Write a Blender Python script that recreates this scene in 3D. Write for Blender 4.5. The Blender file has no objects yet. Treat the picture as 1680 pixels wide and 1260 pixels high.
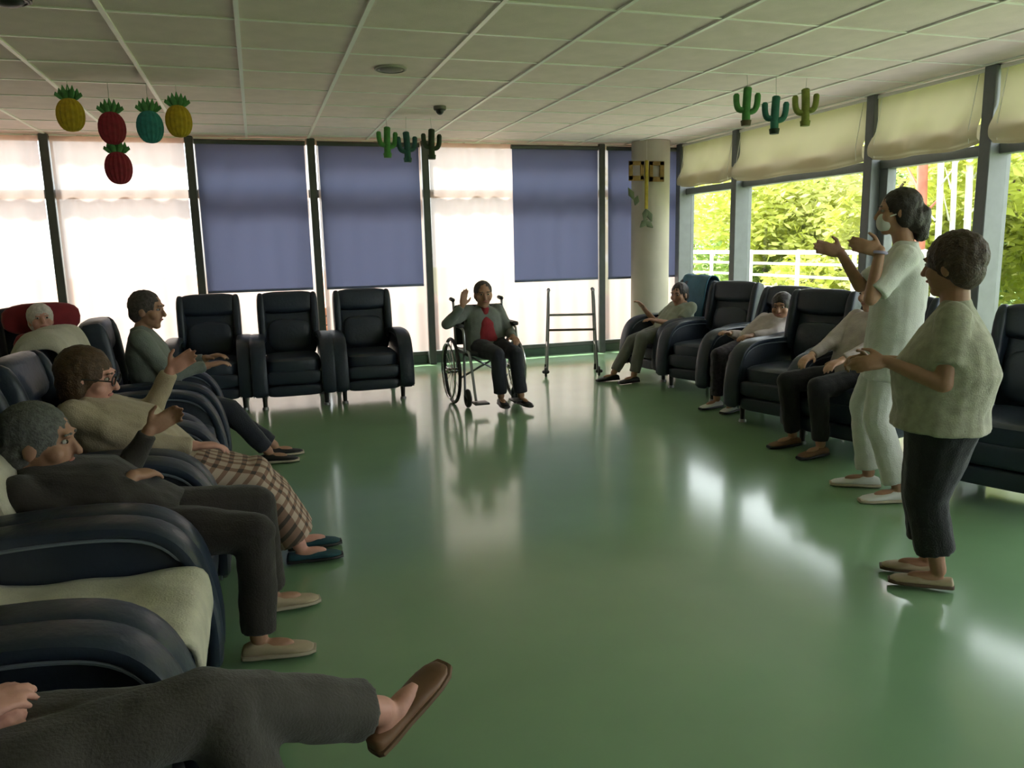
import bpy, bmesh, math, random
from mathutils import Vector as V, Matrix, noise
random.seed(7)
PI = math.pi
S = bpy.context.scene
COL = S.collection

# ------------------------------------------------------------------ camera
YAW, PITCH, ROLL, FPX = 0.310273, 0.176064, -0.0228366, 1275.97
cam = bpy.data.cameras.new('camera')
cam.sensor_width = 36.0
cam.lens = FPX / 1680 * 36
cam.clip_start = 0.05
camo = bpy.data.objects.new('camera', cam); COL.objects.link(camo)
_f = V((math.sin(YAW) * math.cos(PITCH), math.cos(YAW) * math.cos(PITCH), -math.sin(PITCH)))
_r = V((math.cos(YAW), -math.sin(YAW), 0))
_u = _r.cross(_f)
_r2 = _r * math.cos(ROLL) + _u * math.sin(ROLL)
_u2 = -_r * math.sin(ROLL) + _u * math.cos(ROLL)
M = Matrix((_r2, _u2, -_f)).transposed().to_4x4()
M.translation = V((0, 0, 1.40))
camo.matrix_world = M
S.camera = camo

# ------------------------------------------------------------------ world, sun, exposure
w = bpy.data.worlds.new('sky'); S.world = w; w.use_nodes = True
bg = w.node_tree.nodes['Background']
bg.inputs[0].default_value = (0.93, 0.97, 1.0, 1)
bg.inputs[1].default_value = 2.6
sun = bpy.data.lights.new('sun', 'SUN'); sun.energy = 7.0; sun.angle = math.radians(6); sun.color = (1, .95, .86)
suno = bpy.data.objects.new('sun', sun); COL.objects.link(suno)
suno.rotation_euler = V((0.22, -0.60, -0.80)).to_track_quat('-Z', 'Y').to_euler()
S.view_settings.view_transform = 'Standard'
S.view_settings.look = 'None'
S.view_settings.gamma = 1
S.view_settings.use_curve_mapping = False
S.view_settings.exposure = 1.3
S.cycles.max_bounces = 12
S.cycles.diffuse_bounces = 5
S.cycles.transparent_max_bounces = 16

# room measures
XL, XR, YF, YB, CZ = -2.75, 5.35, -2.5, 9.35, 2.62

# ------------------------------------------------------------------ materials
MATS = {}
def mat(name, col, rough=.6, var=.12, vscale=12, bump=.0, bscale=60, metal=0., trans=0., sheen=0., spec=.5, coat=0.):
    if name in MATS: return MATS[name]
    m = bpy.data.materials.new(name); m.use_nodes = True
    nt = m.node_tree; b = nt.nodes['Principled BSDF']
    tc = nt.nodes.new('ShaderNodeTexCoord')
    n = nt.nodes.new('ShaderNodeTexNoise'); n.inputs['Scale'].default_value = vscale; n.inputs['Detail'].default_value = 3
    nt.links.new(tc.outputs['Object'], n.inputs['Vector'])
    r = nt.nodes.new('ShaderNodeValToRGB')
    r.color_ramp.elements[0].position = .3; r.color_ramp.elements[1].position = .7
    r.color_ramp.elements[0].color = (*[c * (1 - var) for c in col], 1)
    r.color_ramp.elements[1].color = (*[min(1, c * (1 + var)) for c in col], 1)
    nt.links.new(n.outputs['Fac'], r.inputs['Fac'])
    nt.links.new(r.outputs['Color'], b.inputs['Base Color'])
    b.inputs['Roughness'].default_value = rough
    b.inputs['Metallic'].default_value = metal
    b.inputs['Specular IOR Level'].default_value = spec
    b.inputs['Sheen Weight'].default_value = sheen
    b.inputs['Coat Weight'].default_value = coat
    if bump:
        n2 = nt.nodes.new('ShaderNodeTexNoise'); n2.inputs['Scale'].default_value = bscale; n2.inputs['Detail'].default_value = 4
        nt.links.new(tc.outputs['Object'], n2.inputs['Vector'])
        bp = nt.nodes.new('ShaderNodeBump'); bp.inputs['Strength'].default_value = bump; bp.inputs['Distance'].default_value = .02
        nt.links.new(n2.outputs['Fac'], bp.inputs['Height']); nt.links.new(bp.outputs['Normal'], b.inputs['Normal'])
    if trans:
        out = nt.nodes['Material Output']
        t = nt.nodes.new('ShaderNodeBsdfTranslucent'); nt.links.new(r.outputs['Color'], t.inputs['Color'])
        mx = nt.nodes.new('ShaderNodeMixShader'); mx.inputs[0].default_value = trans
        nt.links.new(b.outputs[0], mx.inputs[1]); nt.links.new(t.outputs[0], mx.inputs[2])
        nt.links.new(mx.outputs[0], out.inputs[0])
    MATS[name] = m
    return m

def sheer_mat(name, col, tcol, trans, clear):
    """woven fabric: diffuse + light passed through + small open weave"""
    m = bpy.data.materials.new(name); m.use_nodes = True; nt = m.node_tree
    for n in list(nt.nodes): nt.nodes.remove(n)
    out = nt.nodes.new('ShaderNodeOutputMaterial')
    d = nt.nodes.new('ShaderNodeBsdfDiffuse'); d.inputs[0].default_value = (*col, 1)
    t = nt.nodes.new('ShaderNodeBsdfTranslucent'); t.inputs[0].default_value = (*tcol, 1)
    x = nt.nodes.new('ShaderNodeBsdfTransparent')
    m1 = nt.nodes.new('ShaderNodeMixShader'); m1.inputs[0].default_value = trans
    m2 = nt.nodes.new('ShaderNodeMixShader'); m2.inputs[0].default_value = clear
    nt.links.new(d.outputs[0], m1.inputs[1]); nt.links.new(t.outputs[0], m1.inputs[2])
    nt.links.new(m1.outputs[0], m2.inputs[1]); nt.links.new(x.outputs[0], m2.inputs[2])
    nt.links.new(m2.outputs[0], out.inputs[0])
    return m

def glass_mat():
    m = bpy.data.materials.new('window_glass'); m.use_nodes = True; nt = m.node_tree
    for n in list(nt.nodes): nt.nodes.remove(n)
    out = nt.nodes.new('ShaderNodeOutputMaterial')
    g = nt.nodes.new('ShaderNodeBsdfGlossy'); g.inputs['Roughness'].default_value = .02
    x = nt.nodes.new('ShaderNodeBsdfTransparent'); x.inputs[0].default_value = (.95, .97, .96, 1)
    lw = nt.nodes.new('ShaderNodeLayerWeight'); lw.inputs[0].default_value = .5
    pw_ = nt.nodes.new('ShaderNodeMath'); pw_.operation = 'POWER'; pw_.inputs[1].default_value = 5
    nt.links.new(lw.outputs['Facing'], pw_.inputs[0])
    fr = nt.nodes.new('ShaderNodeMapRange'); fr.inputs[3].default_value = .025; fr.inputs[4].default_value = .6
    nt.links.new(pw_.outputs[0], fr.inputs[0])
    mx = nt.nodes.new('ShaderNodeMixShader')
    nt.links.new(fr.outputs[0], mx.inputs[0]); nt.links.new(x.outputs[0], mx.inputs[1]); nt.links.new(g.outputs[0], mx.inputs[2])
    nt.links.new(mx.outputs[0], out.inputs[0])
    return m

def floor_mat():
    m = bpy.data.materials.new('green_vinyl'); m.use_nodes = True; nt = m.node_tree; b = nt.nodes['Principled BSDF']
    tc = nt.nodes.new('ShaderNodeTexCoord')
    n = nt.nodes.new('ShaderNodeTexNoise'); n.inputs['Scale'].default_value = 2.2; n.inputs['Detail'].default_value = 5
    n3 = nt.nodes.new('ShaderNodeTexNoise'); n3.inputs['Scale'].default_value = 40; n3.inputs['Detail'].default_value = 3
    for k in (n, n3): nt.links.new(tc.outputs['Object'], k.inputs['Vector'])
    r = nt.nodes.new('ShaderNodeValToRGB')
    r.color_ramp.elements[0].position = .3; r.color_ramp.elements[1].position = .75
    r.color_ramp.elements[0].color = (.200, .345, .190, 1); r.color_ramp.elements[1].color = (.225, .380, .212, 1)
    nt.links.new(n.outputs['Fac'], r.inputs['Fac']); nt.links.new(r.outputs['Color'], b.inputs['Base Color'])
    # waxed vinyl: a clear polish over a duller, slightly uneven sheet
    mr = nt.nodes.new('ShaderNodeMapRange'); mr.inputs[3].default_value = .29; mr.inputs[4].default_value = .34
    nt.links.new(n3.outputs['Fac'], mr.inputs[0]); nt.links.new(mr.outputs[0], b.inputs['Roughness'])
    b2 = nt.nodes.new('ShaderNodeBsdfPrincipled'); b2.inputs['Roughness'].default_value = .13; b2.inputs['Specular IOR Level'].default_value = 1.0
    nt.links.new(r.outputs['Color'], b2.inputs['Base Color'])
    mx = nt.nodes.new('ShaderNodeMixShader'); mx.inputs[0].default_value = .72
    nt.links.new(b.outputs[0], mx.inputs[1]); nt.links.new(b2.outputs[0], mx.inputs[2])
    nt.links.new(mx.outputs[0], nt.nodes['Material Output'].inputs[0])
    b.inputs['Specular IOR Level'].default_value = 1.0
    return m

def plaid_mat():
    m = bpy.data.materials.new('plaid_wool'); m.use_nodes = True; nt = m.node_tree; b = nt.nodes['Principled BSDF']
    tc = nt.nodes.new('ShaderNodeTexCoord')
    sx = nt.nodes.new('ShaderNodeSeparateXYZ'); nt.links.new(tc.outputs['Object'], sx.inputs[0])
    def mth(op, a, bb):
        k = nt.nodes.new('ShaderNodeMath'); k.operation = op
        for q, v in enumerate((a, bb)):
            if v is None: continue
            if isinstance(v, (int, float)): k.inputs[q].default_value = v
            else: nt.links.new(v, k.inputs[q])
        return k.outputs[0]
    def stripes(v, n, wd): return mth('LESS_THAN', mth('FRACT', mth('MULTIPLY', v, n), None), wd)
    along = mth('SUBTRACT', sx.outputs['X'], sx.outputs['Z'])
    tot = mth('ADD', stripes(along, 15., .38), stripes(sx.outputs['Y'], 19., .38))
    sc = nt.nodes.new('ShaderNodeMath'); sc.operation = 'MULTIPLY'; sc.inputs[1].default_value = .5; nt.links.new(tot, sc.inputs[0])
    r = nt.nodes.new('ShaderNodeValToRGB'); r.color_ramp.interpolation = 'CONSTANT'
    e = r.color_ramp.elements; e[0].position = 0; e[0].color = (.46, .35, .27, 1); e[1].position = .3; e[1].color = (.24, .14, .10, 1)
    k = e.new(.8); k.color = (.075, .055, .045, 1)
    nt.links.new(sc.outputs[0], r.inputs['Fac'])
    nt.links.new(r.outputs['Color'], b.inputs['Base Color']); b.inputs['Roughness'].default_value = .9
    return m

FLOOR = floor_mat(); GLASS = glass_mat(); PLAID = plaid_mat()
SHEER = sheer_mat('white_sheer', (.62, .58, .555), (.36, .305, .285), .70, .06)
ROMAN = sheer_mat('cream_cotton', (.56, .50, .38), (.62, .54, .36), .28, .0)
BLUE = sheer_mat('blue_screen', (.08, .10, .165), (.105, .14, .26), .66, .010)
TILE = mat('ceiling_tile', (.80, .675, .66), .9, .05, 6, .25, 220)
BAR = mat('white_enamel', (.86, .85, .80), .4, .02)
FRAME = mat('grey_green_frame', (.062, .066, .060), .45, .1)
FRAMER = mat('grey_aluminium_frame', (.13, .14, .145), .42, .08)
PLASTER = mat('cream_plaster', (.55, .52, .45), .85, .06, 3, .1, 90)
BASEM = mat('dark_green_skirting', (.035, .062, .042), .35, .1)
NAVY = mat('navy_vinyl', (.022, .032, .052), .38, .12, 9, .12, 35)
NAVYD = mat('navy_vinyl_panel', (.016, .024, .040), .42, .12, 9, .12, 35)
PIPE = mat('pale_piping', (.17, .20, .23), .35, .06)
BLACKP = mat('black_plastic', (.012, .012, .012), .45, .1)
CHROME = mat('chrome', (.6, .6, .6), .2, .03, metal=1.)
GREYM = mat('grey_metal', (.30, .31, .31), .35, .05, metal=.7)
SKIN = mat('skin', (.48, .27, .18), .55, .08, 25, .05, 120)
SKIND = mat('skin_tanned', (.38, .20, .125), .55, .08, 25, .05, 120)
SKINP = mat('skin_pink', (.60, .30, .23), .55, .08, 25, .05, 120)
EYEW = mat('eye_white', (.42, .39, .35), .3, .02); IRIS = mat('iris', (.03, .02, .015), .2, .02)
LIP = mat('lip', (.36, .13, .11), .5, .05)

# ------------------------------------------------------------------ mesh helpers
def link(o, parent=None):
    COL.objects.link(o)
    if parent is not None: o.parent = parent
    return o
def tag(o, label=None, cat=None, group=None, kind=None):
    if label: o['label'] = label
    if cat: o['category'] = cat
    if group: o['group'] = group
    if kind: o['kind'] = kind
    return o
def empty(name, loc, rz=0, label=None, cat=None, group=None, kind=None):
    o = bpy.data.objects.new(name, None); o.empty_display_size = .1
    o.location = loc; o.rotation_euler = (0, 0, rz)
    return tag(link(o), label, cat, group, kind)

class G:
    """collects closed shapes; build() makes ONE mesh object of them"""
    def __init__(s): s.v = []; s.f = []
    def add(s, vs, fs):
        o = len(s.v); s.v += [V(p) for p in vs]; s.f += [[i + o for i in f] for f in fs]; return s
    def rings(s, rings, closed=False, cap=True):
        o = len(s.v); n = len(rings[0]); k = len(rings)
        for r in rings: s.v += r
        for i in range(k if closed else k - 1):
            a = o + i * n; b = o + ((i + 1) % k) * n
            for j in range(n):
                s.f.append([a + j, a + (j + 1) % n, b + (j + 1) % n, b + j])
        if cap and not closed:
            s.f.append([o + j for j in reversed(range(n))]); s.f.append([o + (k - 1) * n + j for j in range(n)])
        return s
    def loft(s, secs, n=16, p=2.0):
        """secs: (centre, axis_u, axis_v, ru, rv)"""
        R = []
        for c, u, v, ru, rv in secs:
            R.append([V(c) + V(u) * ru * sp(math.cos(2 * PI * j / n), p) + V(v) * rv * sp(math.sin(2 * PI * j / n), p) for j in range(n)])
        return s.rings(R)
    def capsule(s, a, b, r1, r2, n=12, flat_a=False, flat_b=False):
        a, b = V(a), V(b); d = (b - a)
        d = d.normalized() if d.length > 1e-6 else V((0, 0, 1))
        u = d.orthogonal().normalized(); v = d.cross(u)
        secs = []
        if not flat_a:
            for t in (-88, -60, -30): secs.append((a + d * r1 * math.sin(math.radians(t)), u, v, r1 * math.cos(math.radians(t)), r1 * math.cos(math.radians(t))))
        secs.append((a, u, v, r1, r1)); secs.append((b, u, v, r2, r2))
        if not flat_b:
            for t in (30, 60, 88): secs.append((b + d * r2 * math.sin(math.radians(t)), u, v, r2 * math.cos(math.radians(t)), r2 * math.cos(math.radians(t))))
        return s.loft(secs, n)
    def ell(s, c, r, ax=None, n=14, p=2.0):
        X, Y, Z = ax or (V((1, 0, 0)), V((0, 1, 0)), V((0, 0, 1)))
        c = V(c); secs = []
        for i in range(11):
            t = -PI / 2 + PI * i / 10
            t = max(-1.54, min(1.54, t))
            k = abs(math.cos(t)) ** (2 / p); h = sp(math.sin(t), p)
            secs.append((c + Z * r[2] * h, X, Y, r[0] * k, r[1] * k))
        return s.loft(secs, n, p)
    def box(s, lo, hi):
        x0, y0, z0 = lo; x1, y1, z1 = hi
        return s.add([(x0, y0, z0), (x1, y0, z0), (x1, y1, z0), (x0, y1, z0), (x0, y0, z1), (x1, y0, z1), (x1, y1, z1), (x0, y1, z1)],
                     [[0, 3, 2, 1], [4, 5, 6, 7], [0, 1, 5, 4], [1, 2, 6, 5], [2, 3, 7, 6], [3, 0, 4, 7]])
    def tube(s, pts, r, n=8, closed=False):
        pts = [V(p) for p in pts]; R = []; k = len(pts); u = None
        for i, p in enumerate(pts):
            a = pts[(i - 1) % k] if (closed or i) else p; b = pts[(i + 1) % k] if (closed or i < k - 1) else p
            d = (b - a).normalized()
            if u is None: u = d.orthogonal().normalized()
            u = (u - d * u.dot(d)).normalized(); v = d.cross(u)
            rr = r[i] if isinstance(r, (list, tuple)) else r
            R.append([p + u * rr * math.cos(2 * PI * j / n) + v * rr * math.sin(2 * PI * j / n) for j in range(n)])
        return s.rings(R, closed)
    def prism(s, pts, axis, a, b):
        """outline pts (2-D) swept along axis (0,1,2) from a to b"""
        n = len(pts)
        def P(q, t):
            return V((t, q[0], q[1])) if axis == 0 else V((q[0], t, q[1])) if axis == 1 else V((q[0], q[1], t))
        return s.rings([[P(q, a) for q in pts], [P(q, b) for q in pts]])
    def build(s, name, m, parent=None, off=(0, 0, 0), voxel=None, smooth=0, bevel=0, seg=2, shade=True, wrinkle=0., wscale=14., floor=None):
        off = V(off)
        me = bpy.data.meshes.new(name)
        me.from_pydata([tuple(p - off) for p in s.v], [], s.f); me.update()
        bm = bmesh.new(); bm.from_mesh(me); bmesh.ops.recalc_face_normals(bm, faces=bm.faces)
        if bevel: bmesh.ops.bevel(bm, geom=[e for e in bm.edges if e.calc_face_angle(0) > .6], offset=bevel, segments=seg, profile=.5, affect='EDGES', clamp_overlap=True)
        bm.to_mesh(me); bm.free()
        me.materials.clear(); me.materials.append(m)
        if shade:
            for p in me.polygons: p.use_smooth = True
            if not voxel:
                try: me.set_sharp_from_angle(angle=math.radians(38))
                except Exception: pass
        o = link(bpy.data.objects.new(name, me), parent)
        if voxel:
            md = o.modifiers.new('r', 'REMESH'); md.mode = 'VOXEL'; md.voxel_size = voxel
            if smooth:
                md = o.modifiers.new('s', 'SMOOTH'); md.factor = .5; md.iterations = smooth
            PENDING.append((o, wrinkle, wscale, floor))
        return o
PENDING = []
def bake_pending():
    """fuse the shapes of every body and garment into one continuous surface"""
    dg = bpy.context.evaluated_depsgraph_get(); dg.update()
    new = [bpy.data.meshes.new_from_object(o.evaluated_get(dg)) for o, *_ in PENDING]
    for (o, wrinkle, wscale, floor), me in zip(PENDING, new):
        m = o.data.materials[0]; old = o.data
        o.modifiers.clear(); o.data = me; me.name = old.name; bpy.data.meshes.remove(old)
        me.materials.clear(); me.materials.append(m)
        me.polygons.foreach_set('use_smooth', [True] * len(me.polygons))
        wz = o.parent.location.z if o.parent else 0
        n = len(me.vertices); co = [0.] * (3 * n); no = [0.] * (3 * n)
        me.vertices.foreach_get('co', co)
        if wrinkle:
            me.vertices.foreach_get('normal', no)
            for i in range(0, 3 * n, 3):
                q = V((co[i], co[i + 1], co[i + 2])) * wscale
                k = wrinkle * (noise.noise(V((q.x, q.y, q.z * .6))) + .5 * noise.noise(q * 2.3))
                co[i] += no[i] * k; co[i + 1] += no[i + 1] * k; co[i + 2] += no[i + 2] * k
        if floor is not None:
            for i in range(2, 3 * n, 3): co[i] = max(co[i], floor - wz)
        me.vertices.foreach_set('co', co)
        me.update()
def sp(c, p): return math.copysign(abs(c) ** (2 / p), c)
def catmull(pts, k=6):
    out = []
    for i in range(len(pts) - 1):
        p0 = pts[max(0, i - 1)]; p1 = pts[i]; p2 = pts[i + 1]; p3 = pts[min(len(pts) - 1, i + 2)]
        for j in range(k):
            t = j / k
            out.append(tuple(.5 * ((2 * b) + (-a + c) * t + (2 * a - 5 * b + 4 * c - d) * t * t + (-a + 3 * b - 3 * c + d) * t ** 3) for a, b, c, d in zip(p0, p1, p2, p3)))
    out.append(tuple(pts[-1])); return out
def copy_tree(o, parent=None):
    c = o.copy(); COL.objects.link(c); c.parent = parent
    for ch in list(o.children):
        copy_tree(ch, c)
    return c
def struct(o): o['kind'] = 'structure'; return o

# ================================================================== ROOM
fl = struct(G().box((XL - .2, YF - .2, -.12), (XR + .2, YB + .15, 0)).build('floor', FLOOR, shade=False))
fl['label'] = 'glossy green vinyl floor reflecting the windows'
# ceiling: soffit, T-bars, each tile a piece
ce = struct(G().box((XL - .2, YF - .2, CZ + .03), (XR + .2, YB + .15, CZ + .22)).build('ceiling', PLASTER, shade=False))
ce['label'] = 'suspended ceiling of off-white square tiles in a white metal grid'
GX0, GDX, GY0, GDY = -.65, .648, 4.66, .62
xs = [GX0 + GDX * i for i in range(-4, 11)]; xs = [x for x in xs if XL < x < XR]
ys = [GY0 + GDY * i for i in range(-12, 9)]; ys = [y for y in ys if YF < y < YB]
tile_mesh = None
xe = [XL] + xs + [XR]; ye = [YF] + ys + [YB]
tile_cache = {}
for i in range(len(xe) - 1):
    for j in range(len(ye) - 1):
        wx, wy = xe[i + 1] - xe[i] - .012, ye[j + 1] - ye[j] - .012
        key = (round(wx, 3), round(wy, 3))
        if key not in tile_cache:
            o = G().box((-wx / 2, -wy / 2, 0), (wx / 2, wy / 2, .02)).build('tile', TILE, ce, bevel=.004, seg=1, shade=False)
            tile_cache[key] = o.data
        else:
            o = link(bpy.data.objects.new('tile', tile_cache[key]), ce)
        o.location = ((xe[i] + xe[i + 1]) / 2, (ye[j] + ye[j + 1]) / 2, CZ + .006 + random.uniform(-.002, .002))
for x in xs:
    G().box((x - .013, YF, CZ - .004), (x + .013, YB, CZ + .012)).build('grid_bar', BAR, ce, shade=False)
for y in ys:
    G().box((XL, y - .009, CZ), (XR, y + .009, CZ + .012)).build('cross_bar', BAR, ce, shade=False)
struct(G().box((XL - .2, YF, 0), (XL, YB + .1, CZ)).build('wall_left', PLASTER, shade=False))
struct(G().box((XL - .2, YF - .2, 0), (XR + .2, YF, .45)).box((XL - .2, YF - .2, 2.45), (XR + .2, YF, CZ)).box((XL - .2, YF - .2, .45), (3.73, YF, 2.45)).build('wall_front', PLASTER, shade=False))
# end piers so that no light leaks at the corners
struct(G().box((XR - .02, YB - .06, 0), (XR + .2, YB + .15, CZ)).build('wall_corner', FRAME, shade=False))
struct(G().box((XR, YF, 0), (XR + .2, -.62, CZ)).build('wall_right', PLASTER, shade=False))
struct(G().box((XL, YB - .02, 0), (XR, YB + .12, .10)).build('baseboard_back', BASEM, shade=False))

# back glazing: bays between mullions
MUL = [-1.955, -.59, .67, 1.955, 4.20]
BAYS = [(XL, -2.0), (-1.91, -.635), (-.545, .62), (.72, 1.91), (2.0, 4.155), (4.245, 5.30)]
tn = 0
for x in MUL:
    tn += 1
    struct(G().box((x - .042, YB - .15, .0), (x + .042, YB + .06, CZ)).build('trim_%d' % tn, FRAME, bevel=.006, seg=1))
tn += 1
struct(G().box((XL, YB - .04, CZ - .05), (XR, YB + .06, CZ + .01)).build('trim_%d' % tn, PLASTER, shade=False))
wn = 0
for x0, x1 in BAYS:
    wn += 1
    e = empty('window_%d' % wn, ((x0 + x1) / 2, YB, 0), kind='structure')
    off = e.location
    G().box((x0, YB + .005, .10), (x1, YB + .012, CZ - .05)).build('pane', GLASS, e, off, shade=False)
    G().box((x0 - .01, YB - .04, 1.985), (x1 + .01, YB + .05, 2.075)).build('transom', FRAME, e, off, bevel=.005, seg=1)
    G().box((x0 - .01, YB - .035, .10), (x1 + .01, YB + .05, .15)).build('bottom_rail', FRAME, e, off, bevel=.005, seg=1)
# unseen window bay added behind the viewer to brighten the near floor
for k in (4,):
    x0 = XL + k * (XR - XL) / 5; x1 = x0 + (XR - XL) / 5; wn += 1
    e = empty('window_%d' % wn, ((x0 + x1) / 2, YF - .1, 0), kind='structure'); off = e.location
    G().box((x0 + .05, YF - .11, .45), (x1 - .05, YF - .104, 2.45)).build('pane', GLASS, e, off, shade=False)
    for a, b in ((x0, x0 + .06), (x1 - .06, x1)): G().box((a, YF - .16, .45), (b, YF - .04, 2.45)).build('stile', FRAMER, e, off, bevel=.005, seg=1)
    G().box((x0 + .06, YF - .15, .45), (x1 - .06, YF - .05, .52)).build('bottom_rail', FRAMER, e, off, bevel=.005, seg=1)
# sheers: pleated translucent panels, one for each bay
def sheer(x0, x1, label):
    n = max(24, int((x1 - x0) / .022)); y = YB - .115
    vs, fs = [], []
    ph = random.uniform(0, 6)
    zs = [2.605, 2.3, 1.9, 1.4, .9, .5, .165]
    for i in range(n + 1):
        x = x0 + (x1 - x0) * i / n
        for zi, z in enumerate(zs):
            a = .010 + .008 * zi / 6
            dy = a * math.sin(x * 26 + ph + .3 * math.sin(z * 2 + x * 3)) + .008 * math.sin(x * 9.3 + ph * 2)
            vs.append((x, y + dy, z))
    k = len(zs)
    for i in range(n):
        for j in range(k - 1):
            fs.append([i * k + j, (i + 1) * k + j, (i + 1) * k + j + 1, i * k + j + 1])
    e = empty('sheer_curtain', ((x0 + x1) / 2, y, 0), 0, label, 'curtain', 'white sheers over the back windows')
    g = G(); g.add(vs, fs); o = g.build('fabric', SHEER, e, e.location)
    G().box((x0, y - .012, 2.60), (x1, y + .012, 2.618)).build('rail', BAR, e, e.location, shade=False)
    return e
sheer(XL + .02, -2.01, 'white sheer curtain at the far left end of the back windows')
sheer(-1.905, -.64, 'white sheer curtain behind the hanging pineapples')
sheer(-.54, .615, 'white sheer mostly covered by the leftmost blue roller blind')
sheer(.725, 1.905, 'white sheer mostly covered by the second blue blind, behind the rightmost empty recliner')
sheer(2.005, 4.15, 'wide white sheer curtain behind the wheelchair and the walking frame')
sheer(4.25, 5.29, 'white sheer beside and behind the round column')
def roller(x0, x1, zb, label):
    y = YB - .165
    e = empty('roller_blind', ((x0 + x1) / 2, y, 0), 0, label, 'blind', 'blue roller blinds on the back windows')
    vs, fs = [], []
    n = 30
    for i in range(n + 1):
        x = x0 + (x1 - x0) * i / n
        for z in (2.55, 2.0, 1.5, zb): vs.append((x, y + .004 * math.sin(x * 7) * (2.6 - z), z))
    for i in range(n):
        for j in range(3): fs.append([i * 4 + j, i * 4 + 4 + j, i * 4 + 5 + j, i * 4 + 1 + j])
    G().add(vs, fs).build('fabric', BLUE, e, e.location)
    G().capsule((x0 - .01, y, 2.565), (x1 + .01, y, 2.565), .026, .026, flat_a=True, flat_b=True).build('roller', FRAME, e, e.location)
    G().box((x0, y - .008, zb - .02), (x1, y + .008, zb + .008)).build('bottom_bar', mat('blue_bar', (.10, .12, .2), .5), e, e.location, bevel=.004)
roller(-.53, .595, .975, 'blue roller blind left of the three, above the leftmost empty recliners')
roller(.745, 1.875, .97, 'blue roller blind behind the hanging group of three cacti, beside the plain white bay')
roller(3.01, 4.13, .97, 'blue roller blind half covering the wide bay, above the walking frame')
roller(4.27, 5.26, .965, 'narrow-looking blue roller blind partly hidden by the round column')

# right glazing
RM = [9.10, 7.86, 5.80, 4.62, 3.40, 1.40, -.60]
for y in RM:
    tn += 1
    struct(G().box((XR - .14, y - .05, 0), (XR + .08, y + .05, CZ)).build('trim_%d' % tn, FRAMER, bevel=.006, seg=1))
tn += 1
struct(G().box((XR - .04, -.6, CZ - .04), (XR + .08, YB, CZ + .01)).build('trim_%d' % tn, FRAMER, shade=False))
RB = [(7.91, 9.05), (5.85, 7.81), (4.67, 5.75), (3.45, 4.57), (1.45, 3.35), (-.55, 1.35)]
for k, (y0, y1) in enumerate(RB):
    door = k == 2
    if door:
        e = empty('door_1', (XR, (y0 + y1) / 2, 0), kind='structure'); e['label'] = 'grey framed glass door to the garden'
    else:
        wn += 1
        e = empty('window_%d' % wn, (XR, (y0 + y1) / 2, 0), kind='structure')
    off = e.location; z0 = .06 if door else .42
    G().box((XR + .03, y0, z0), (XR + .036, y1, CZ - .04)).build('pane', GLASS, e, off, shade=False)
    G().box((XR - .05, y0, 1.99), (XR + .07, y1, 2.07)).build('transom', FRAMER, e, off, bevel=.005, seg=1)
    G().box((XR - .05, y0, z0 - .06), (XR + .07, y1, z0 + .05)).build('bottom_rail', FRAMER, e, off, bevel=.005, seg=1)
    if door:
        for ya, yb in ((y0, y0 + .09), (y1 - .09, y1)):
            G().box((XR - .04, ya, .06), (XR + .06, yb, 1.99)).build('stile', FRAMER, e, off, bevel=.005, seg=1)
        G().tube([(XR - .04, y0 + .045, 1.0), (XR - .09, y0 + .045, 1.0), (XR - .09, y0 + .16, 1.0)], .011).build('handle', CHROME, e, off)
    else:
        G().box((XR, y0 - .02, 0), (XR + .1, y1 + .02, z0 - .05)).build('sill_panel', PLASTER, e, off, shade=False)
# roman blinds, drawn up
def roman(y0, y1, zb, label, tilt=0.):
    x = XR - .10
    e = empty('roman_blind', (x, (y0 + y1) / 2, 0), 0, label, 'blind', 'cream roman blinds drawn up over the garden windows')
    prof = [(0, 2.60), (.0, 2.45), (-.004, 2.34), (-.03, 2.25), (-.055, 2.17), (-.05, 2.10), (-.028, zb + .02), (-.012, zb), (.002, zb + .03), (-.012, zb + .09), (.0, zb + .15)]
    prof = catmull(prof, 4); n = 28; vs, fs = [], []
    for i in range(n + 1):
        t = i / n; y = y0 + (y1 - y0) * t
        sag = .035 * math.sin(PI * t) + .012 * math.sin(t * 9)
        for dx, z in prof:
            k = max(0, (2.40 - z) / .35)
            vs.append((x + dx * (1 + .5 * math.sin(t * 14)) + .006 * math.sin(t * 31 + z * 9), y, z - k * (sag - .02) + k * tilt * (t - .5)))
    m = len(prof)
    for i in range(n):
        for j in range(m - 1): fs.append([i * m + j, i * m + m + j, i * m + m + 1 + j, i * m + 1 + j])
    G().add(vs, fs).build('fabric', ROMAN, e, e.location)
    G().box((x - .012, y0, 2.585), (x + .02, y1, 2.612)).build('head_rail', BAR, e, e.location, shade=False)
    for yy in (y0 + .06, y1 - .06):
        G().tube([(x - .008, yy, 2.58), (x - .07, yy, 2.2), (x - .06, yy, 2.08)], .003, 6).build('cord', BAR, e, e.location)
roman(7.88, 9.05, 2.08, 'short cream roman blind nearest the back corner column')
roman(5.86, 7.84, 2.05, 'widest cream roman blind behind the hanging cacti near the garden windows')
roman(4.68, 5.76, 2.06, 'cream roman blind above the glass garden door')
roman(3.46, 4.56, 2.05, 'cream roman blind at the right edge, next past the garden door')
roman(1.46, 3.34, 2.05, 'cream roman blind over the near window beyond the right edge')
# round column
cl = struct(G().capsule((4.73, 8.93, 0), (4.73, 8.93, CZ), .235, .235, 40, True, True).build('column', mat('column_paint', (.40, .36, .295), .6, .05, 4)))
cl['label'] = 'round cream painted column in the back right corner'

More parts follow.
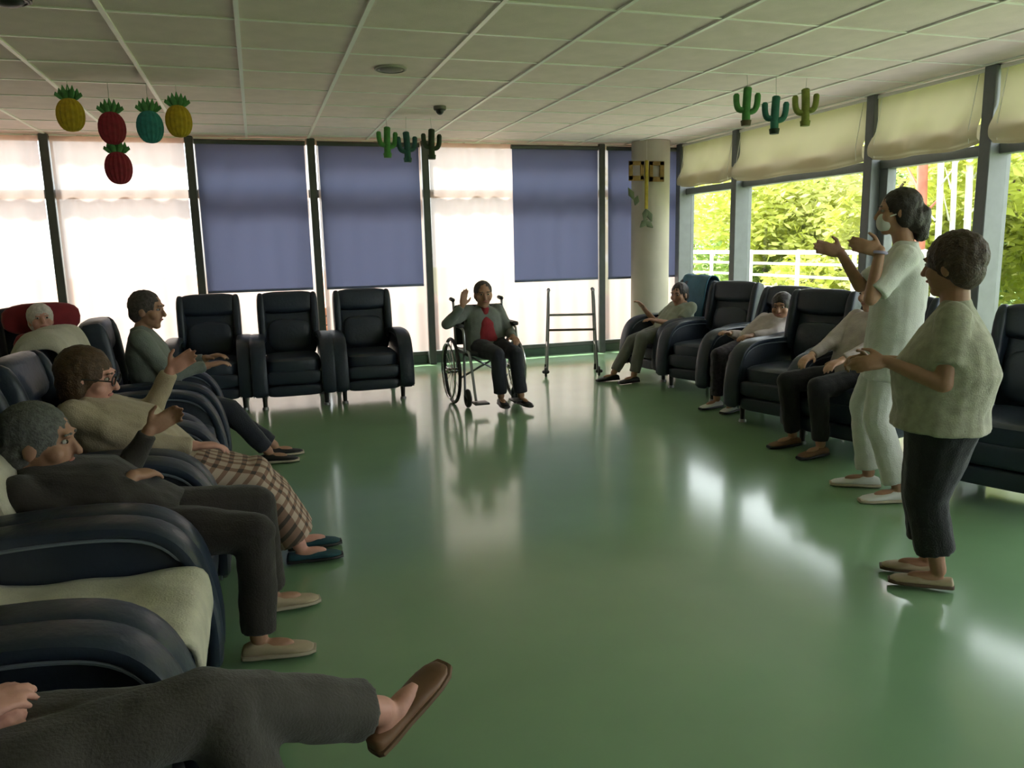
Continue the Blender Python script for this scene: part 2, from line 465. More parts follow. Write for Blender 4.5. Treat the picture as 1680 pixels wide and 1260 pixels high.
# ================================================================== OUTSIDE
GRASS = mat('lawn', (.20, .30, .07), .9, .35, 3, .4, 40)
LEAFM = [mat('leaf_yellow_green', (.44, .48, .07), .6, .25, 3, trans=.5), mat('leaf_green', (.24, .35, .06), .6, .25, 3, trans=.45), mat('leaf_pale', (.52, .54, .15), .6, .2, 3, trans=.5)]
BARK = mat('bark', (.10, .07, .05), .9, .3, 20, .5, 40)
struct(G().box((XR + .2, -40, -.3), (60, 60, -.12)).build('lawn', GRASS, shade=False))
struct(G().box((-30, -40, -.3), (XR + .2, YF - .2, -.12)).build('forecourt', mat('forecourt_concrete', (.5, .48, .43), .9, .1, 5), shade=False))
struct(G().box((-30, YB + .15, -.3), (XR + .2, 60, -.12)).build('terrace', mat('terracotta_paving', (.42, .22, .13), .9, .2, 5), shade=False))
struct(G().box((XR + .2, -4, -.125), (XR + 1.6, 14, -.08)).build('garden_path', mat('path_concrete', (.55, .53, .48), .9, .1, 5), shade=False))
BR = mat('terracotta_brick', (.50, .22, .12), .85, .25, 8, .2, 60)
pw = empty('parapet_wall', (2.4, 11.0, -.12), 0, 'low terracotta brick parapet seen dimly through the back sheers', 'wall')
brick = None
for row in range(6):
    for k in range(22):
        x = -3.2 + k * .42 + (.21 if row % 2 else 0)
        if brick is None:
            brick = G().box((-.2, -.09, -.055), (.2, .09, .055)).build('brick', BR, pw, bevel=.008, seg=1)
            o = brick
        else:
            o = link(bpy.data.objects.new('brick', brick.data), pw)
        o.location = (x - 2.4, random.uniform(-.006, .006), .065 + row * .125)
G().box((-3.4, 11.02, -.12), (6.03, 11.06, .62)).build('core', mat('mortar', (.45, .42, .37), .9, .1, 8), pw, pw.location, shade=False)

def tree(label, x, y, h, rad, nleaf, m, trunk=.09, lean=.2, low=.35, tm=BARK, group='garden trees and shrubs beyond the right windows', name='garden_tree'):
    e = empty(name, (x, y, -.12), 0, label, name.split('_')[1], group)
    tip = V((x + lean * random.uniform(-1, 1), y + lean * random.uniform(-1, 1), h * .8))
    g = G(); base = V((x, y, -.13)); mid = (base + tip) / 2 + V((random.uniform(-.1, .1), random.uniform(-.1, .1), 0))
    g.tube(catmull([base, mid, tip], 4), [trunk * (1 - .07 * i) for i in range(9)], 8)
    for k in range(5):
        a = random.uniform(0, 6.28); p = base.lerp(tip, random.uniform(.45, .9))
        g.tube([p, p + V((math.cos(a) * rad * .6, math.sin(a) * rad * .6, rad * .45))], [trunk * .4, trunk * .15], 6)
    g.build('trunk', tm, e, e.location)
    vs, fs = [], []
    blobs = [(V((random.gauss(0, .45) * rad, random.gauss(0, .45) * rad, h * random.uniform(low, .95))), rad * random.uniform(.3, .6)) for _ in range(14)]
    for _ in range(nleaf):
        c, r = random.choice(blobs)
        d = V((random.gauss(0, 1), random.gauss(0, 1), random.gauss(0, 1))).normalized() * r * random.uniform(.55, 1)
        p = c + d; p.z = max(p.z, .05)
        a = V((random.gauss(0, 1), random.gauss(0, 1), random.gauss(0, .6))).normalized(); b = a.orthogonal().normalized()
        s = random.uniform(.07, .13)
        k = len(vs); vs += [p - a * s, p + b * s * .45, p + a * s, p - b * s * .45]; fs.append([k, k + 1, k + 2, k + 3])
    o = G().add(vs, fs).build('foliage', m, e, shade=False); o['kind'] = 'stuff'
    return e
Tt = [('bushy yellow-green tree just outside the first garden window', 10.6, 14.2, 4.2, 1.9, 0), ('dense mid-green tree behind the white railing', 12.4, 15.6, 5.0, 2.3, 1),
      ('pale sunlit tree left of the nurse beyond the railing', 11.2, 11.9, 4.2, 1.9, 2), ('broad green tree deep in the garden behind the nurse', 14.5, 14.5, 6.2, 3.0, 1),
      ('yellow-green shrub tree seen through the glass door', 10.6, 9.2, 3.0, 1.4, 0), ('green tree seen through the glass door, furthest back', 14.0, 11.2, 6.0, 2.8, 1),
      ('yellow-green tree at the right edge of the garden view', 11.5, 7.0, 4.0, 2.0, 0), ('green tree at the far left of the garden view', 12.2, 20.5, 5.5, 2.6, 2),
      ('tall dark green tree at the back of the garden', 17.0, 19.5, 8.0, 4.0, 1), ('tall green tree behind the yellow shrub at the right', 17.0, 9.8, 8.0, 3.8, 1)]
for lb, x, y, h, r, mi in Tt:
    tree(lb, x, y, max(3.0, h * .6), r, 8000, LEAFM[mi], low=.12)
for lb, x, y, r, mi in [('low clipped yellow shrub right behind the railing', 8.9, 11.0, .8, 0), ('low pale shrub beside the railing end', 8.8, 9.4, .7, 2), ('low green shrub left of the railing', 9.6, 13.4, .9, 1)]:
    tree(lb, x, y, 1.0, r, 2200, LEAFM[mi], .03, low=.15, name='garden_shrub')
WB = mat('white_bark', (.52, .50, .46), .8, .2, 6)
for k, (lb, x, y, c, r) in enumerate([('reddish slender trunk behind the nurse\'s head', 8.6, 8.58, mat('red_bark', (.45, .15, .10), .8, .2, 6), .07), ('white birch trunk just right of the nurse\'s head', 8.6, 8.28, WB, .04),
                       ('white birch trunk, middle of the three by the door', 8.8, 8.25, WB, .035), ('white birch trunk nearest the door stile', 9.0, 8.2, WB, .045)]):
    e = empty('tree_trunk', (x, y, -.12), 0, lb, 'tree', 'slender trunks outside the glass door')
    G().tube(catmull([(x, y, -.15), (x + .04, y - .03, 1.3), (x - .03, y + .03, 3.8)], 5), [r] * 11, 10).build('trunk', c, e, e.location)
    for j in range(4):
        z = 1.6 + .4 * j; a = random.uniform(0, 6)
        G().tube([(x, y, z), (x + .3 * math.cos(a), y + .3 * math.sin(a), z + .35)], [r * .4, r * .15], 6).build('branch', c, e, e.location)
# white garden railing
WM = mat('white_paint_metal', (.80, .80, .77), .4, .03)
rl = empty('garden_railing', (7.1, 9.5, -.12), 0, 'white painted metal railing outside the garden windows', 'railing')
for z in (.55, .72, .89, 1.06, 1.22):
    G().capsule((7.1, 6.9, z), (7.1, 13.5, z), .018 if z < 1.2 else .03, .018 if z < 1.2 else .03).build('rail', WM, rl, rl.location)
for k in range(7):
    y = 6.95 + k * 1.08
    G().capsule((7.1, y, -.12), (7.1, y, 1.23), .028, .028).build('post', WM, rl, rl.location)

#@@OBJECTS@@
# ================================================================== RECLINERS
def make_recliner():
    """geriatric recliner, faces +Y, origin on the floor under the seat"""
    t = empty('recliner_chair', (0, 0, 0))
    G().ell((0, .09, .385), (.245, .295, .075), p=5, n=28).build('seat_cushion', NAVY, t)
    G().box((-.235, -.30, .13), (.235, .33, .33)).build('base', NAVYD, t, bevel=.02)
    for z0, z1, y in ((.225, .345, .365), (.115, .215, .355)):
        G().ell((0, y, (z0 + z1) / 2), (.243, .035, (z1 - z0) / 2), p=5, n=24).build('footrest_panel', NAVY, t)
    # back, pivoting above the rear of the seat
    b = G().ell((0, -.04, .28), (.262, .07, .30), p=5, n=28).build('backrest', NAVY, t)
    b.location = (0, -.24, .40)
    G().ell((0, .042, .20), (.195, .035, .155), p=4, n=24).build('lumbar_pad', NAVY, b)
    G().ell((0, .012, .515), (.268, .078, .105), p=4, n=28).build('headrest', NAVY, b)
    for s in (-1, 1):
        G().ell((s * .245, .025, .37), (.038, .085, .24), p=3.5, n=18).build('wing', NAVYD, b)
    prof = catmull([(-.33, .14), (-.36, .40), (-.35, .54), (-.27, .588), (-.08, .608), (.14, .605), (.27, .575), (.345, .50), (.385, .38), (.40, .25), (.395, .13)], 4)
    for s in (-1, 1):
        a = G().prism(prof, 0, s * .255, s * .345).build('armrest', NAVYD, t, bevel=.022, seg=2)
        top = [q for q in prof[6:]]
        # padded top that follows the curve of the arm
        secs = []
        for i, (y, z) in enumerate(top):
            q0 = top[max(0, i - 1)]; q1 = top[min(len(top) - 1, i + 1)]
            d = V((0, q1[0] - q0[0], q1[1] - q0[1])).normalized(); nrm = V((1, 0, 0)).cross(d)
            k = .5 if i in (0, len(top) - 1) else 1
            secs.append((V((s * .30, y, z)) + nrm * .010, V((1, 0, 0)), nrm, .056 * k + .012, .020 * k + .004))
        G().loft(secs, 14, 3).build('arm_pad', NAVY, a)
        for e in (-1, 1):
            G().tube([(s * .30 + e * .058, y, z - .012 if z > .5 else z) for y, z in top], .0055, 6).build('piping', PIPE, a)
    for sx in (-1, 1):
        for y in (-.28, .30):
            l = G().capsule((sx * .27, y, .02), (sx * .27, y, .15), .018, .024, flat_a=True).build('leg', BLACKP, t)
            G().capsule((sx * .27, y, 0), (sx * .27, y, .022), .03, .026, flat_a=True, flat_b=True).build('glide', GREYM, l)
    return t
proto = make_recliner(); used = [False]
def recliner(x, y, fx, fy, lean, label, group=None, z=0):
    o = proto if not used[0] else copy_tree(proto)
    used[0] = True
    o.name = 'recliner_chair'
    o.location = (x, y, z); o.rotation_euler = (0, 0, math.atan2(-fx, fy))
    for ch in o.children:
        if ch.name.startswith('backrest'): ch.rotation_euler = (math.radians(lean), 0, 0)
    tag(o, label, 'armchair', group or 'navy recliners around the room')
    return o
LX = -.62
recliner(LX, 1.43, 1, 0, 12, 'navy recliner at the bottom left corner, under the person with crossed legs')
recliner(LX, 2.14, 1, 0, 10, 'empty navy recliner with a beige pad on its seat, front left')
recliner(LX, 2.86, 1, 0, 14, 'navy recliner holding the man in the dark jacket')
recliner(LX, 3.58, 1, 0, 14, 'navy recliner holding the woman in the plaid skirt')
recliner(LX - .05, 4.42, 1, 0, 18, 'navy recliner with a beige towel over its headrest, behind the plaid skirt woman')
recliner(LX - .06, 5.32, 1, .05, 6, 'navy recliner of the person in the grey-green shirt')
recliner(-1.60, 6.78, .42, -.9, 10, 'navy recliner with the red cushion, far left by the windows')
recliner(-.46, 7.56, 0, -1, 8, 'leftmost of the three empty navy recliners under the blue blinds')
recliner(.25, 7.50, 0, -1, 8, 'middle one of the three empty navy recliners under the blue blinds')
recliner(.955, 7.50, 0, -1, 7, 'rightmost of the three empty navy recliners, next to the white bay')
recliner(4.12, 7.27, -1, -.12, 14, 'navy recliner with a teal towel on its back, beside the column')
recliner(4.14, 6.50, -.93, -.36, 14, 'empty navy recliner second from the column, along the garden windows')
recliner(4.12, 5.73, -.95, -.30, 22, 'navy recliner of the person with dark purple trousers, third from the column')
recliner(3.90, 4.95, -.95, -.30, 12, 'empty navy recliner just left of the nurse in white')
recliner(3.86, 4.18, -.97, -.22, 14, 'navy recliner hidden behind the nurse in white')
recliner(3.87, 3.05, -.93, -.36, 12, 'empty navy recliner at the right edge, behind the woman in the cream blouse')

# ================================================================== PEOPLE
def ik(a, t, l1, l2, pole):
    d = t - a; L = d.length
    if L > .985 * (l1 + l2):
        k = L / (l1 + l2) * 1.015; l1 *= k; l2 *= k
    x = (l1 * l1 - l2 * l2 + L * L) / (2 * L); h = math.sqrt(max(0, l1 * l1 - x * x))
    u = d / L; p = V(pole); p = p - u * p.dot(u)
    return a + u * x + p.normalized() * h
UP = V((0, 0, 1))
def hand(g, wr, d, pn, s=1., curl=.5, left=False):
    """palm + five fingers; d: pointing direction, pn: direction the palm faces"""
    d = d.normalized(); pn = (pn - d * pn.dot(d)).normalized(); lat = d.cross(pn)
    if left: lat = -lat      # lat points to the thumb side
    g.ell(wr + d * .048 * s, (.040 * s, .018 * s, .056 * s), (lat, pn, d), 10, 2.6)
    for k, (o, ln) in enumerate(((.029, .070), (.010, .080), (-.010, .075), (-.028, .058))):
        p = wr + d * (.088 - .006 * abs(k - 1)) * s + lat * o * s; a = 0.; dd = d + lat * o * 2.2
        for j, (f, r) in enumerate(((.45, .0105), (.32, .0095), (.25, .0085))):
            a += curl * (.5 if j == 0 else .8)
            v = (dd * math.cos(a) + pn * math.sin(a)).normalized(); q = p + v * ln * f * s
            g.capsule(p, q, r * s, r * .92 * s, 8); p = q
    p = wr + d * .022 * s + lat * .030 * s
    v1 = (d * .62 + lat * .70 + pn * .25 * curl).normalized(); q = p + v1 * .042 * s
    g.capsule(p, q, .0135 * s, .0115 * s, 8)
    g.capsule(q, q + (d * .85 + lat * .32 + pn * .45 * curl).normalized() * .032 * s, .0110 * s, .0092 * s, 8)

def shoe(t, ank, d, up, s, m, sole, name='shoe', slip=False):
    d = d.normalized(); up = (up - d * up.dot(d)).normalized(); r = d.cross(up)
    base = ank - up * .078 * s
    prof = [(-.062, .016, .030), (-.055, .026, .052), (-.02, .032, .066 if not slip else .045), (.03, .034, .062 if not slip else .042), (.08, .040, .048), (.13, .043, .038), (.165, .038, .031), (.188, .022, .022)]
    R = []
    for y, wd, h in prof:
        ring = []
        for j in range(16):
            a = 2 * PI * j / 16; z = math.sin(a)
            ring.append(base + d * y * s + r * wd * s * math.cos(a) * (1.0 if z < 0 else 1 - .12 * z) + up * s * (.008 + (h - .008) * (.5 + .5 * sp(z, 3))))
        R.append(ring)
    o = G().rings(R).build(name, m, t, t.location, voxel=.006, smooth=2)
    R = []
    for y, wd, h in prof:
        R.append([base + d * (y * 1.03) * s + r * (wd + .003) * s * sp(math.cos(2 * PI * j / 16), 3) + up * s * (.010 + .010 * sp(math.sin(2 * PI * j / 16), 3)) for j in range(16)])
    G().rings(R).build('sole', sole, o, t.location)
    return o

def person(name, label, loc, face, pelvis, neck, head, look, hands, feet, skin=SKIN, s=1., girth=1., top=None, bottom=None, hair=None, shoes=None,
           elbow=((-.3, 0, -1), (.3, 0, -1)), knee=(0, 0, 1), fdir=None, handdir=(None, None), palm=(None, None), curl=(.5, .5), mask=None, glasses=False, hs=1.0, group=None, shw=1., ls=1., ext=None):
    """hands / feet: (left, right) wrist and ankle positions; axes: face = heading"""
    t = empty(name, loc, 0, label, 'person', group)
    f = V((face[0], face[1], 0)).normalized(); R = f.cross(UP)
    P, N, H = V(pelvis), V(neck), V(head)
    ut = (N - P).normalized(); ft = ut.cross(R).normalized()
    if ft.dot(f) < -.2: ft = -ft
    look = V(look).normalized(); hr = look.cross(UP).normalized(); hu = hr.cross(look)
    L = (N - P).length
    def pt(k): return P + ut * L * k
    b = G()
    # torso core (kept inside the clothing)
    b.loft([(pt(-.12), R, ft, .12 * s * girth, .085 * s * girth), (pt(.1), R, ft, .145 * s * girth, .10 * s * girth), (pt(.45), R, ft, .13 * s * girth, .095 * s * girth),
            (pt(.75), R, ft, .15 * s * shw, .10 * s * girth ** .5), (pt(.93), R, ft, .12 * s * shw, .07 * s), (pt(1.02), R, ft, .05 * s, .045 * s)], 16, 2.4)
    b.capsule(pt(.95), H - hu * .05 * hs + look * -.01, .054 * hs, .050 * hs)
    # head
    ax = (hr, look, hu)
    b.ell(H + hu * .022 * hs - look * .008 * hs, (.074 * hs, .093 * hs, .094 * hs), ax)
    b.ell(H - hu * .035 * hs + look * .020 * hs, (.060 * hs, .068 * hs, .074 * hs), ax)
    b.ell(H - hu * .090 * hs + look * .055 * hs, (.028 * hs, .026 * hs, .022 * hs), ax)
    b.capsule(H + look * .082 * hs + hu * .018 * hs, H + look * .102 * hs - hu * .020 * hs, .009 * hs, .0145 * hs, 8)
    b.capsule(H + look * .078 * hs + hu * .034 * hs - hr * .035 * hs, H + look * .078 * hs + hu * .034 * hs + hr * .035 * hs, .011 * hs, .011 * hs, 8)
    for sg in (-1, 1):
        b.ell(H + hr * sg * .074 * hs - hu * .008 * hs - look * .008 * hs, (.010 * hs, .020 * hs, .032 * hs), ax, 10)
        b.ell(H + hr * sg * .042 * hs - hu * .022 * hs + look * .052 * hs, (.026 * hs, .028 * hs, .028 * hs), ax, 10)
    # arms
    joints = {}
    for i, sg in enumerate((-1, 1)):
        sh = pt(.90) + R * sg * .165 * s * shw
        wr = V(hands[i])
        ep = f * elbow[i][1] + R * sg * abs(elbow[i][0]) + UP * elbow[i][2]
        el = ik(sh, wr, .27 * s, .245 * s, ep)
        lk = .78 if (top or {}).get('sleeve', 'long') == 'long' else 1.
        b.capsule(sh, el, .043 * s * girth ** .5 * .9, .036 * s * girth ** .5 * lk); b.capsule(el, wr, .036 * s * girth ** .5 * lk, .025 * s)
        d = V(handdir[i]) if handdir[i] else (wr - el)
        pn = V(palm[i]) if palm[i] else -UP
        hand(b, wr, d, pn, .95 * s, curl[i], sg < 0)
        hp = P + R * sg * .085 * s * girth - ut * .02
        an = V(feet[i])
        kp = V(knee) if not isinstance(knee[0], (tuple, list)) else V(knee[i])
        kn = ik(hp, an, .41 * s * ls, .40 * s * ls, kp)
        b.capsule(hp, kn, .070 * s, .050 * s); b.capsule(kn, an, .048 * s, .034 * s)
        fd = V(fdir[i]) if fdir else f
        fd = fd.normalized()
        b.ell(an + fd * .05 * s - UP * .040 * s, (.030 * s, .080 * s, .026 * s), (fd.cross(UP).normalized(), fd, (fd.cross(UP).normalized()).cross(fd)), 10)
        joints[sg] = (sh, el, wr, hp, kn, an, fd)
    body = b.build('body', skin, t, t.location, voxel=.0062, smooth=3)
    # eyes, mouth
    for sg in (-1, 1):
        e = G().ell(H + look * .073 * hs + hr * sg * .031 * hs + hu * .014 * hs, (.013 * hs, .010 * hs, .0075 * hs), ax, 8).build('eye', EYEW, t, t.location)
        G().ell(H + look * .0795 * hs + hr * sg * .031 * hs + hu * .014 * hs, (.0065 * hs, .005 * hs, .0065 * hs), ax, 8).build('iris', IRIS, e, t.location)
        G().capsule(H + look * .088 * hs + hr * sg * .018 * hs + hu * .036 * hs, H + look * .080 * hs + hr * sg * .048 * hs + hu * .036 * hs, .0045, .0035, 6).build('eyebrow', hair['m'], t, t.location)
    if not mask:
        G().ell(H + look * .084 * hs - hu * .050 * hs, (.024 * hs, .008 * hs, .007 * hs), ax, 8).build('mouth', LIP, t, t.location)
    else:
        mk = G().ell(H + look * .055 * hs - hu * .045 * hs, (.056 * hs, .048 * hs, .050 * hs), ax, 14, 2.5).build('face_mask', mask, t, t.location, voxel=.006, smooth=2)
        for sg in (-1, 1):
            G().tube([H + hr * sg * .06 * hs + look * .05 * hs - hu * .02 * hs, H + hr * sg * .08 * hs - look * .02 * hs + hu * .0 * hs], .003, 6).build('ear_loop', mask, mk, t.location)
    if glasses:
        gl = G()
        for sg in (-1, 1):
            c = H + look * .100 * hs + hr * sg * .032 * hs + hu * .010 * hs
            gl.tube([c + hr * .026 * math.cos(a) + hu * .021 * math.sin(a) for a in [2 * PI * k / 14 for k in range(14)]], .003, 6, closed=True)
            gl.tube([c + hr * sg * .026, H + hr * sg * .082 * hs + hu * .012 * hs], .003, 6)
        gl.tube([H + look * .100 * hs - hr * .008 + hu * .012, H + look * .100 * hs + hr * .008 + hu * .012], .003, 6)
        gl.build('glasses', BLACKP, t, t.location)
    # hair
    hg = G(); k = hair.get('vol', 1.)
    hg.ell(H + hu * .034 * hs - look * .022 * hs, (.082 * hs * k, .096 * hs * k, .090 * hs * k), ax)
    hg.ell(H - hu * .012 * hs - look * .052 * hs, (.074 * hs * k, .058 * hs * k, .072 * hs * k), ax)
    st = hair.get('style', 'short')
    if st in ('bob', 'pony'):
        for sg in (-1, 1): hg.ell(H + hr * sg * .062 * hs - look * .03 * hs - hu * .01 * hs, (.026 * hs * k, .05 * hs, .075 * hs), ax)
    if st == 'bob': hg.ell(H - look * .055 * hs - hu * .055 * hs, (.078 * hs, .05 * hs, .06 * hs), ax)
    if st == 'pony':
        hg.ell(H - look * .075 * hs - hu * .035 * hs, (.080 * hs, .060 * hs, .075 * hs), ax)
        hg.ell(H - look * .100 * hs - hu * .01 * hs, (.040 * hs, .04 * hs, .045 * hs), ax)
        hg.capsule(H - look * .105 * hs - hu * .02 * hs, H - look * .110 * hs - hu * .120 * hs, .056 * hs, .040 * hs)
    if st == 'curly':
        for _ in range(60):
            a = random.uniform(0, 6.28); z = random.uniform(-.3, 1); q = math.sqrt(max(0, 1 - z * z))
            dv = hr * math.cos(a) * q + look * math.sin(a) * q + hu * z
            if dv.dot(look) > .45 and z < .5: continue
            hg.ell(H + hu * .03 * hs - look * .02 * hs + dv * .085 * hs * k, (.024 * hs, .024 * hs, .024 * hs), ax, 8)
    hg.build('hair', hair['m'], t, t.location, voxel=.0075, smooth=2, wrinkle=.004, wscale=45)
    # top
    if top:
        c = G(); gp = girth * top.get('loose', 1.08); hem = top.get('hem', .12)
        secs = [(pt(-hem / max(L, .3)), R, ft, (.165 + top.get('flare', 0)) * s * gp, (.118 + top.get('flare', 0)) * s * gp), (pt(.05), R, ft, .168 * s * gp, .122 * s * gp), (pt(.4), R, ft, .158 * s * gp, (.122 + top.get('belly', 0)) * s * gp),
                (pt(.72), R, ft, .172 * s * shw * gp ** .5, .120 * s * gp ** .5), (pt(.92), R, ft, .155 * s * shw, .088 * s), (pt(1.0), R, ft, .078 * s, .066 * s), (pt(1.07), R, ft, .058 * s, .056 * s)]
        if top.get('belly'): secs = [(cc + ft * (top['belly'] * .8 * s if i in (0, 1, 2) else 0), a_, b_, r1, r2) for i, (cc, a_, b_, r1, r2) in enumerate(secs)]
        c.loft(secs, 20, 2.5)
        for sg in (-1, 1):
            sh, el, wr, hp, kn, an, fd = joints[sg]; q = girth ** .5
            sl = top.get('sleeve', 'long')
            if sl == 'long':
                c.capsule(sh - R * sg * .02, el, .064 * s * q, .052 * s * q); c.capsule(el, el.lerp(wr, .93), .052 * s * q, .038 * s, flat_b=True)
            else:
                c.capsule(sh - R * sg * .02, sh.lerp(el, top.get('slen', .7)), .066 * s * q, .060 * s * q, flat_b=True)
        o = c.build(top.get('name', 'shirt'), top['m'], t, t.location, voxel=.009, smooth=3, wrinkle=top.get('wr', .006), wscale=11, floor=.02)
        if top.get('panel'):    # open front showing the garment beneath
            pg = G(); pm = top['panel']
            pg.loft([(pt(.02) + ft * .10 * s * gp, R, ft, .105 * s, .055 * s), (pt(.5) + ft * .090 * s * gp, R, ft, .075 * s, .052 * s), (pt(.97) + ft * .055 * s, R, ft, .045 * s, .038 * s)], 14)
            pg.build('undershirt', pm, t, t.location, voxel=.009, smooth=3, wrinkle=.004)
        if top.get('collar'):
            G().tube([pt(1.04) + R * .062 * s * math.cos(a) + ft * .062 * s * math.sin(a) for a in [2 * PI * k / 16 for k in range(16)]], .012, 8, closed=True).build('collar', top['collar'], o, t.location)
    # trousers / skirt
    if bottom:
        c = G(); gq = girth * bottom.get('loose', 1.)
        kind = bottom.get('kind', 'trousers'); he = bottom.get('hem', .93)
        if kind == 'trousers':
            c.loft([(pt(.16), R, ft, .150 * s * girth, .108 * s * girth), (pt(0), R, ft, .165 * s * girth, .118 * s * girth), (pt(-.18), R, ft, .15 * s * girth, .105 * s * girth)], 18, 2.6)
            for sg in (-1, 1):
                sh, el, wr, hp, kn, an, fd = joints[sg]
                c.capsule(hp, kn, .094 * s * gq, .070 * s * gq ** .5)
                c.capsule(kn, kn.lerp(an, he), .068 * s * gq ** .5, bottom.get('cuff', .055) * s * gq ** .5, flat_b=True)
        else:
            kn = (joints[-1][4] + joints[1][4]) / 2; an = (joints[-1][5] + joints[1][5]) / 2
            wk = (joints[-1][4] - joints[1][4]).length / 2
            d2 = (an - kn).normalized(); n2 = d2.cross(R)
            if n2.dot(f) < 0: n2 = -n2
            c.loft([(pt(.15), R, ft, .155 * s * girth, .11 * s * girth), (pt(0), R, ft, .175 * s * girth, .12 * s * girth), (P.lerp(kn, .5), R, UP, .165 * s * girth, .095 * s)], 20, 2.6)
            c.loft([(P.lerp(kn, .2), R, UP, .17 * s * girth, .10 * s), (kn - f * .03, R, (UP + f).normalized(), wk + .085 * s, .082 * s), (kn.lerp(an, .3) + f * .01, R, n2, wk + .10 * s, .085 * s), (kn.lerp(an, he), R, n2, wk + .115 * s, .10 * s)], 20, 2.6)
            c.ell(kn, (wk + .08 * s, .08 * s, .08 * s), (R, f, UP))
        c.build('skirt' if kind != 'trousers' else 'trousers', bottom['m'], t, t.location, voxel=.0095, smooth=3, wrinkle=bottom.get('wr', .006), wscale=10, floor=.01)
    if shoes:
        for sg in (-1, 1):
            an, fd = joints[sg][5], joints[sg][6]
            u = UP if abs(fd.z) < .1 else (UP - fd * fd.z)
            shoe(t, an, fd, u, s * 1.05, shoes['m'], shoes.get('sole', BLACKP), shoes.get('name', 'shoe'), shoes.get('slip', False))
    if ext: ext(t, joints, H, ax)
    return t
def cloth(n, c, **k): return mat(n, c, .88, k.pop('var', .12), k.pop('vs', 14), k.pop('bump', .25), k.pop('bs', 160), sheen=.15, **k)
DKJACK = cloth('dark_brown_jacket', (.030, .024, .020)); TAUPE = cloth('taupe_trousers', (.056, .049, .040)); BROWNT = cloth('dark_brown_trousers', (.024, .018, .015))
BEIGE = cloth('beige_knit', (.42, .34, .23)); SAGE = cloth('sage_shirt', (.17, .19, .165)); BLACKT = cloth('black_trousers', (.007, .007, .009)); CREAM = cloth('cream_blouse', (.36, .35, .26), var=.18, vs=30)
WHITE = cloth('white_uniform', (.62, .62, .58), var=.05); NAVYT = cloth('navy_trousers', (.014, .016, .026)); GREYT = cloth('grey_green_trousers', (.15, .155, .14)); RED = cloth('red_top', (.26, .015, .022))
PURPLE = cloth('dark_purple_print', (.030, .022, .036), var=.5, vs=40); MINT = cloth('pale_green_top', (.26, .28, .22)); PINKG = cloth('pale_pink_top', (.42, .36, .34)); GREYSW = cloth('grey_sweater', (.13, .14, .13))
HGREY = mat('grey_hair', (.11, .11, .10), .7, .3, 60, .4, 150); HBROWN = mat('brown_hair', (.055, .030, .018), .6, .3, 60, .4, 150); HDARK = mat('dark_brown_hair', (.018, .011, .008), .5, .3, 60, .4, 150)
HCHEST = mat('chestnut_hair', (.075, .038, .016), .6, .3, 60, .4, 150); HWHITE = mat('white_hair', (.62, .56, .52), .7, .15, 60, .4, 150); HSALT = mat('salt_pepper_hair', (.07, .055, .05), .7, .4, 60, .4, 150)
BEIGESH = mat('beige_leather', (.42, .33, .22), .6, .1); TANSH = mat('tan_leather', (.20, .10, .055), .55, .15); TEALSH = mat('teal_felt', (.015, .06, .075), .9, .2); BLACKSH = mat('black_leather', (.01, .01, .011), .4, .1)
WHITESH = mat('white_clog', (.66, .66, .63), .5, .05); PALESOLE = mat('pale_sole', (.45, .38, .28), .7, .1)

# --- left row
def p1x(t, J, H, ax):
    wr = J[1][2]; d = (wr - J[1][1]).normalized(); u = d.orthogonal().normalized(); v = d.cross(u)
    c = wr - d * .012
    G().tube([c + (u * math.cos(a) + v * math.sin(a)) * .033 for a in [2 * PI * k / 16 for k in range(16)]], .006, 8, closed=True).build('bracelet', mat('gold', (.6, .42, .15), .3, .05, metal=1.), t, t.location)
person('person', 'seated person with crossed legs in taupe trousers and tan shoes, bottom left corner', (-.62, 1.43, 0), (1, 0), (-.60, 1.44, .53), (-.76, 1.43, 1.02), (-.73, 1.43, 1.17), (1, .1, -.1),
       ((-.56, 1.52, .63), (-.545, 1.38, .635)), ((-.02, 1.50, .085), (.20, 1.68, .335)), SKINP, 1.0, 1.02, top=dict(m=GREYSW, hem=.10), bottom=dict(m=TAUPE, hem=.86, cuff=.068, loose=1.05),
       hair=dict(m=HGREY), shoes=dict(m=TANSH, sole=mat('brown_sole', (.16, .09, .05), .7, .1), slip=True), knee=((.3, -.1, 1), (.25, -.3, 1)), ls=1.13, fdir=((1, .1, 0), (.76, .50, .42)), elbow=((-.5, -.3, -1), (.5, -.3, -1)),
       handdir=((.8, -.6, -.1), (.75, .55, .25)), palm=((0, 0, -1), (0, .2, -1)), ext=p1x)
person('person', 'grey-haired man in a dark jacket slouched in a recliner, one arm raised', (LX, 2.86, 0), (1, 0), (-.46, 2.86, .49), (-.80, 2.86, .68), (-.722, 2.86, .792), (1, -.10, -.10),
       ((-.42, 3.06, .765), (-.45, 2.80, .665)), ((-.045, 3.02, .085), (-.09, 2.66, .085)), SKIND, .93, 1.12, hs=1.1, top=dict(m=DKJACK, name='jacket', hem=.10, belly=.02, collar=DKJACK), bottom=dict(m=BROWNT, hem=.95, cuff=.062, loose=1.05),
       hair=dict(m=HGREY, vol=1.06), shoes=dict(m=BEIGESH, sole=PALESOLE), knee=(.25, 0, 1), fdir=((1, .12, 0), (1, -.1, 0)), elbow=((-.15, -.2, -1), (-.5, -.5, -.6)), handdir=((.9, .1, .5), (.55, .8, -.1)), palm=((0, -1, -.2), (-.2, 0, -1)), curl=(.45, .4))
def p4x(t, J, H, ax): pass
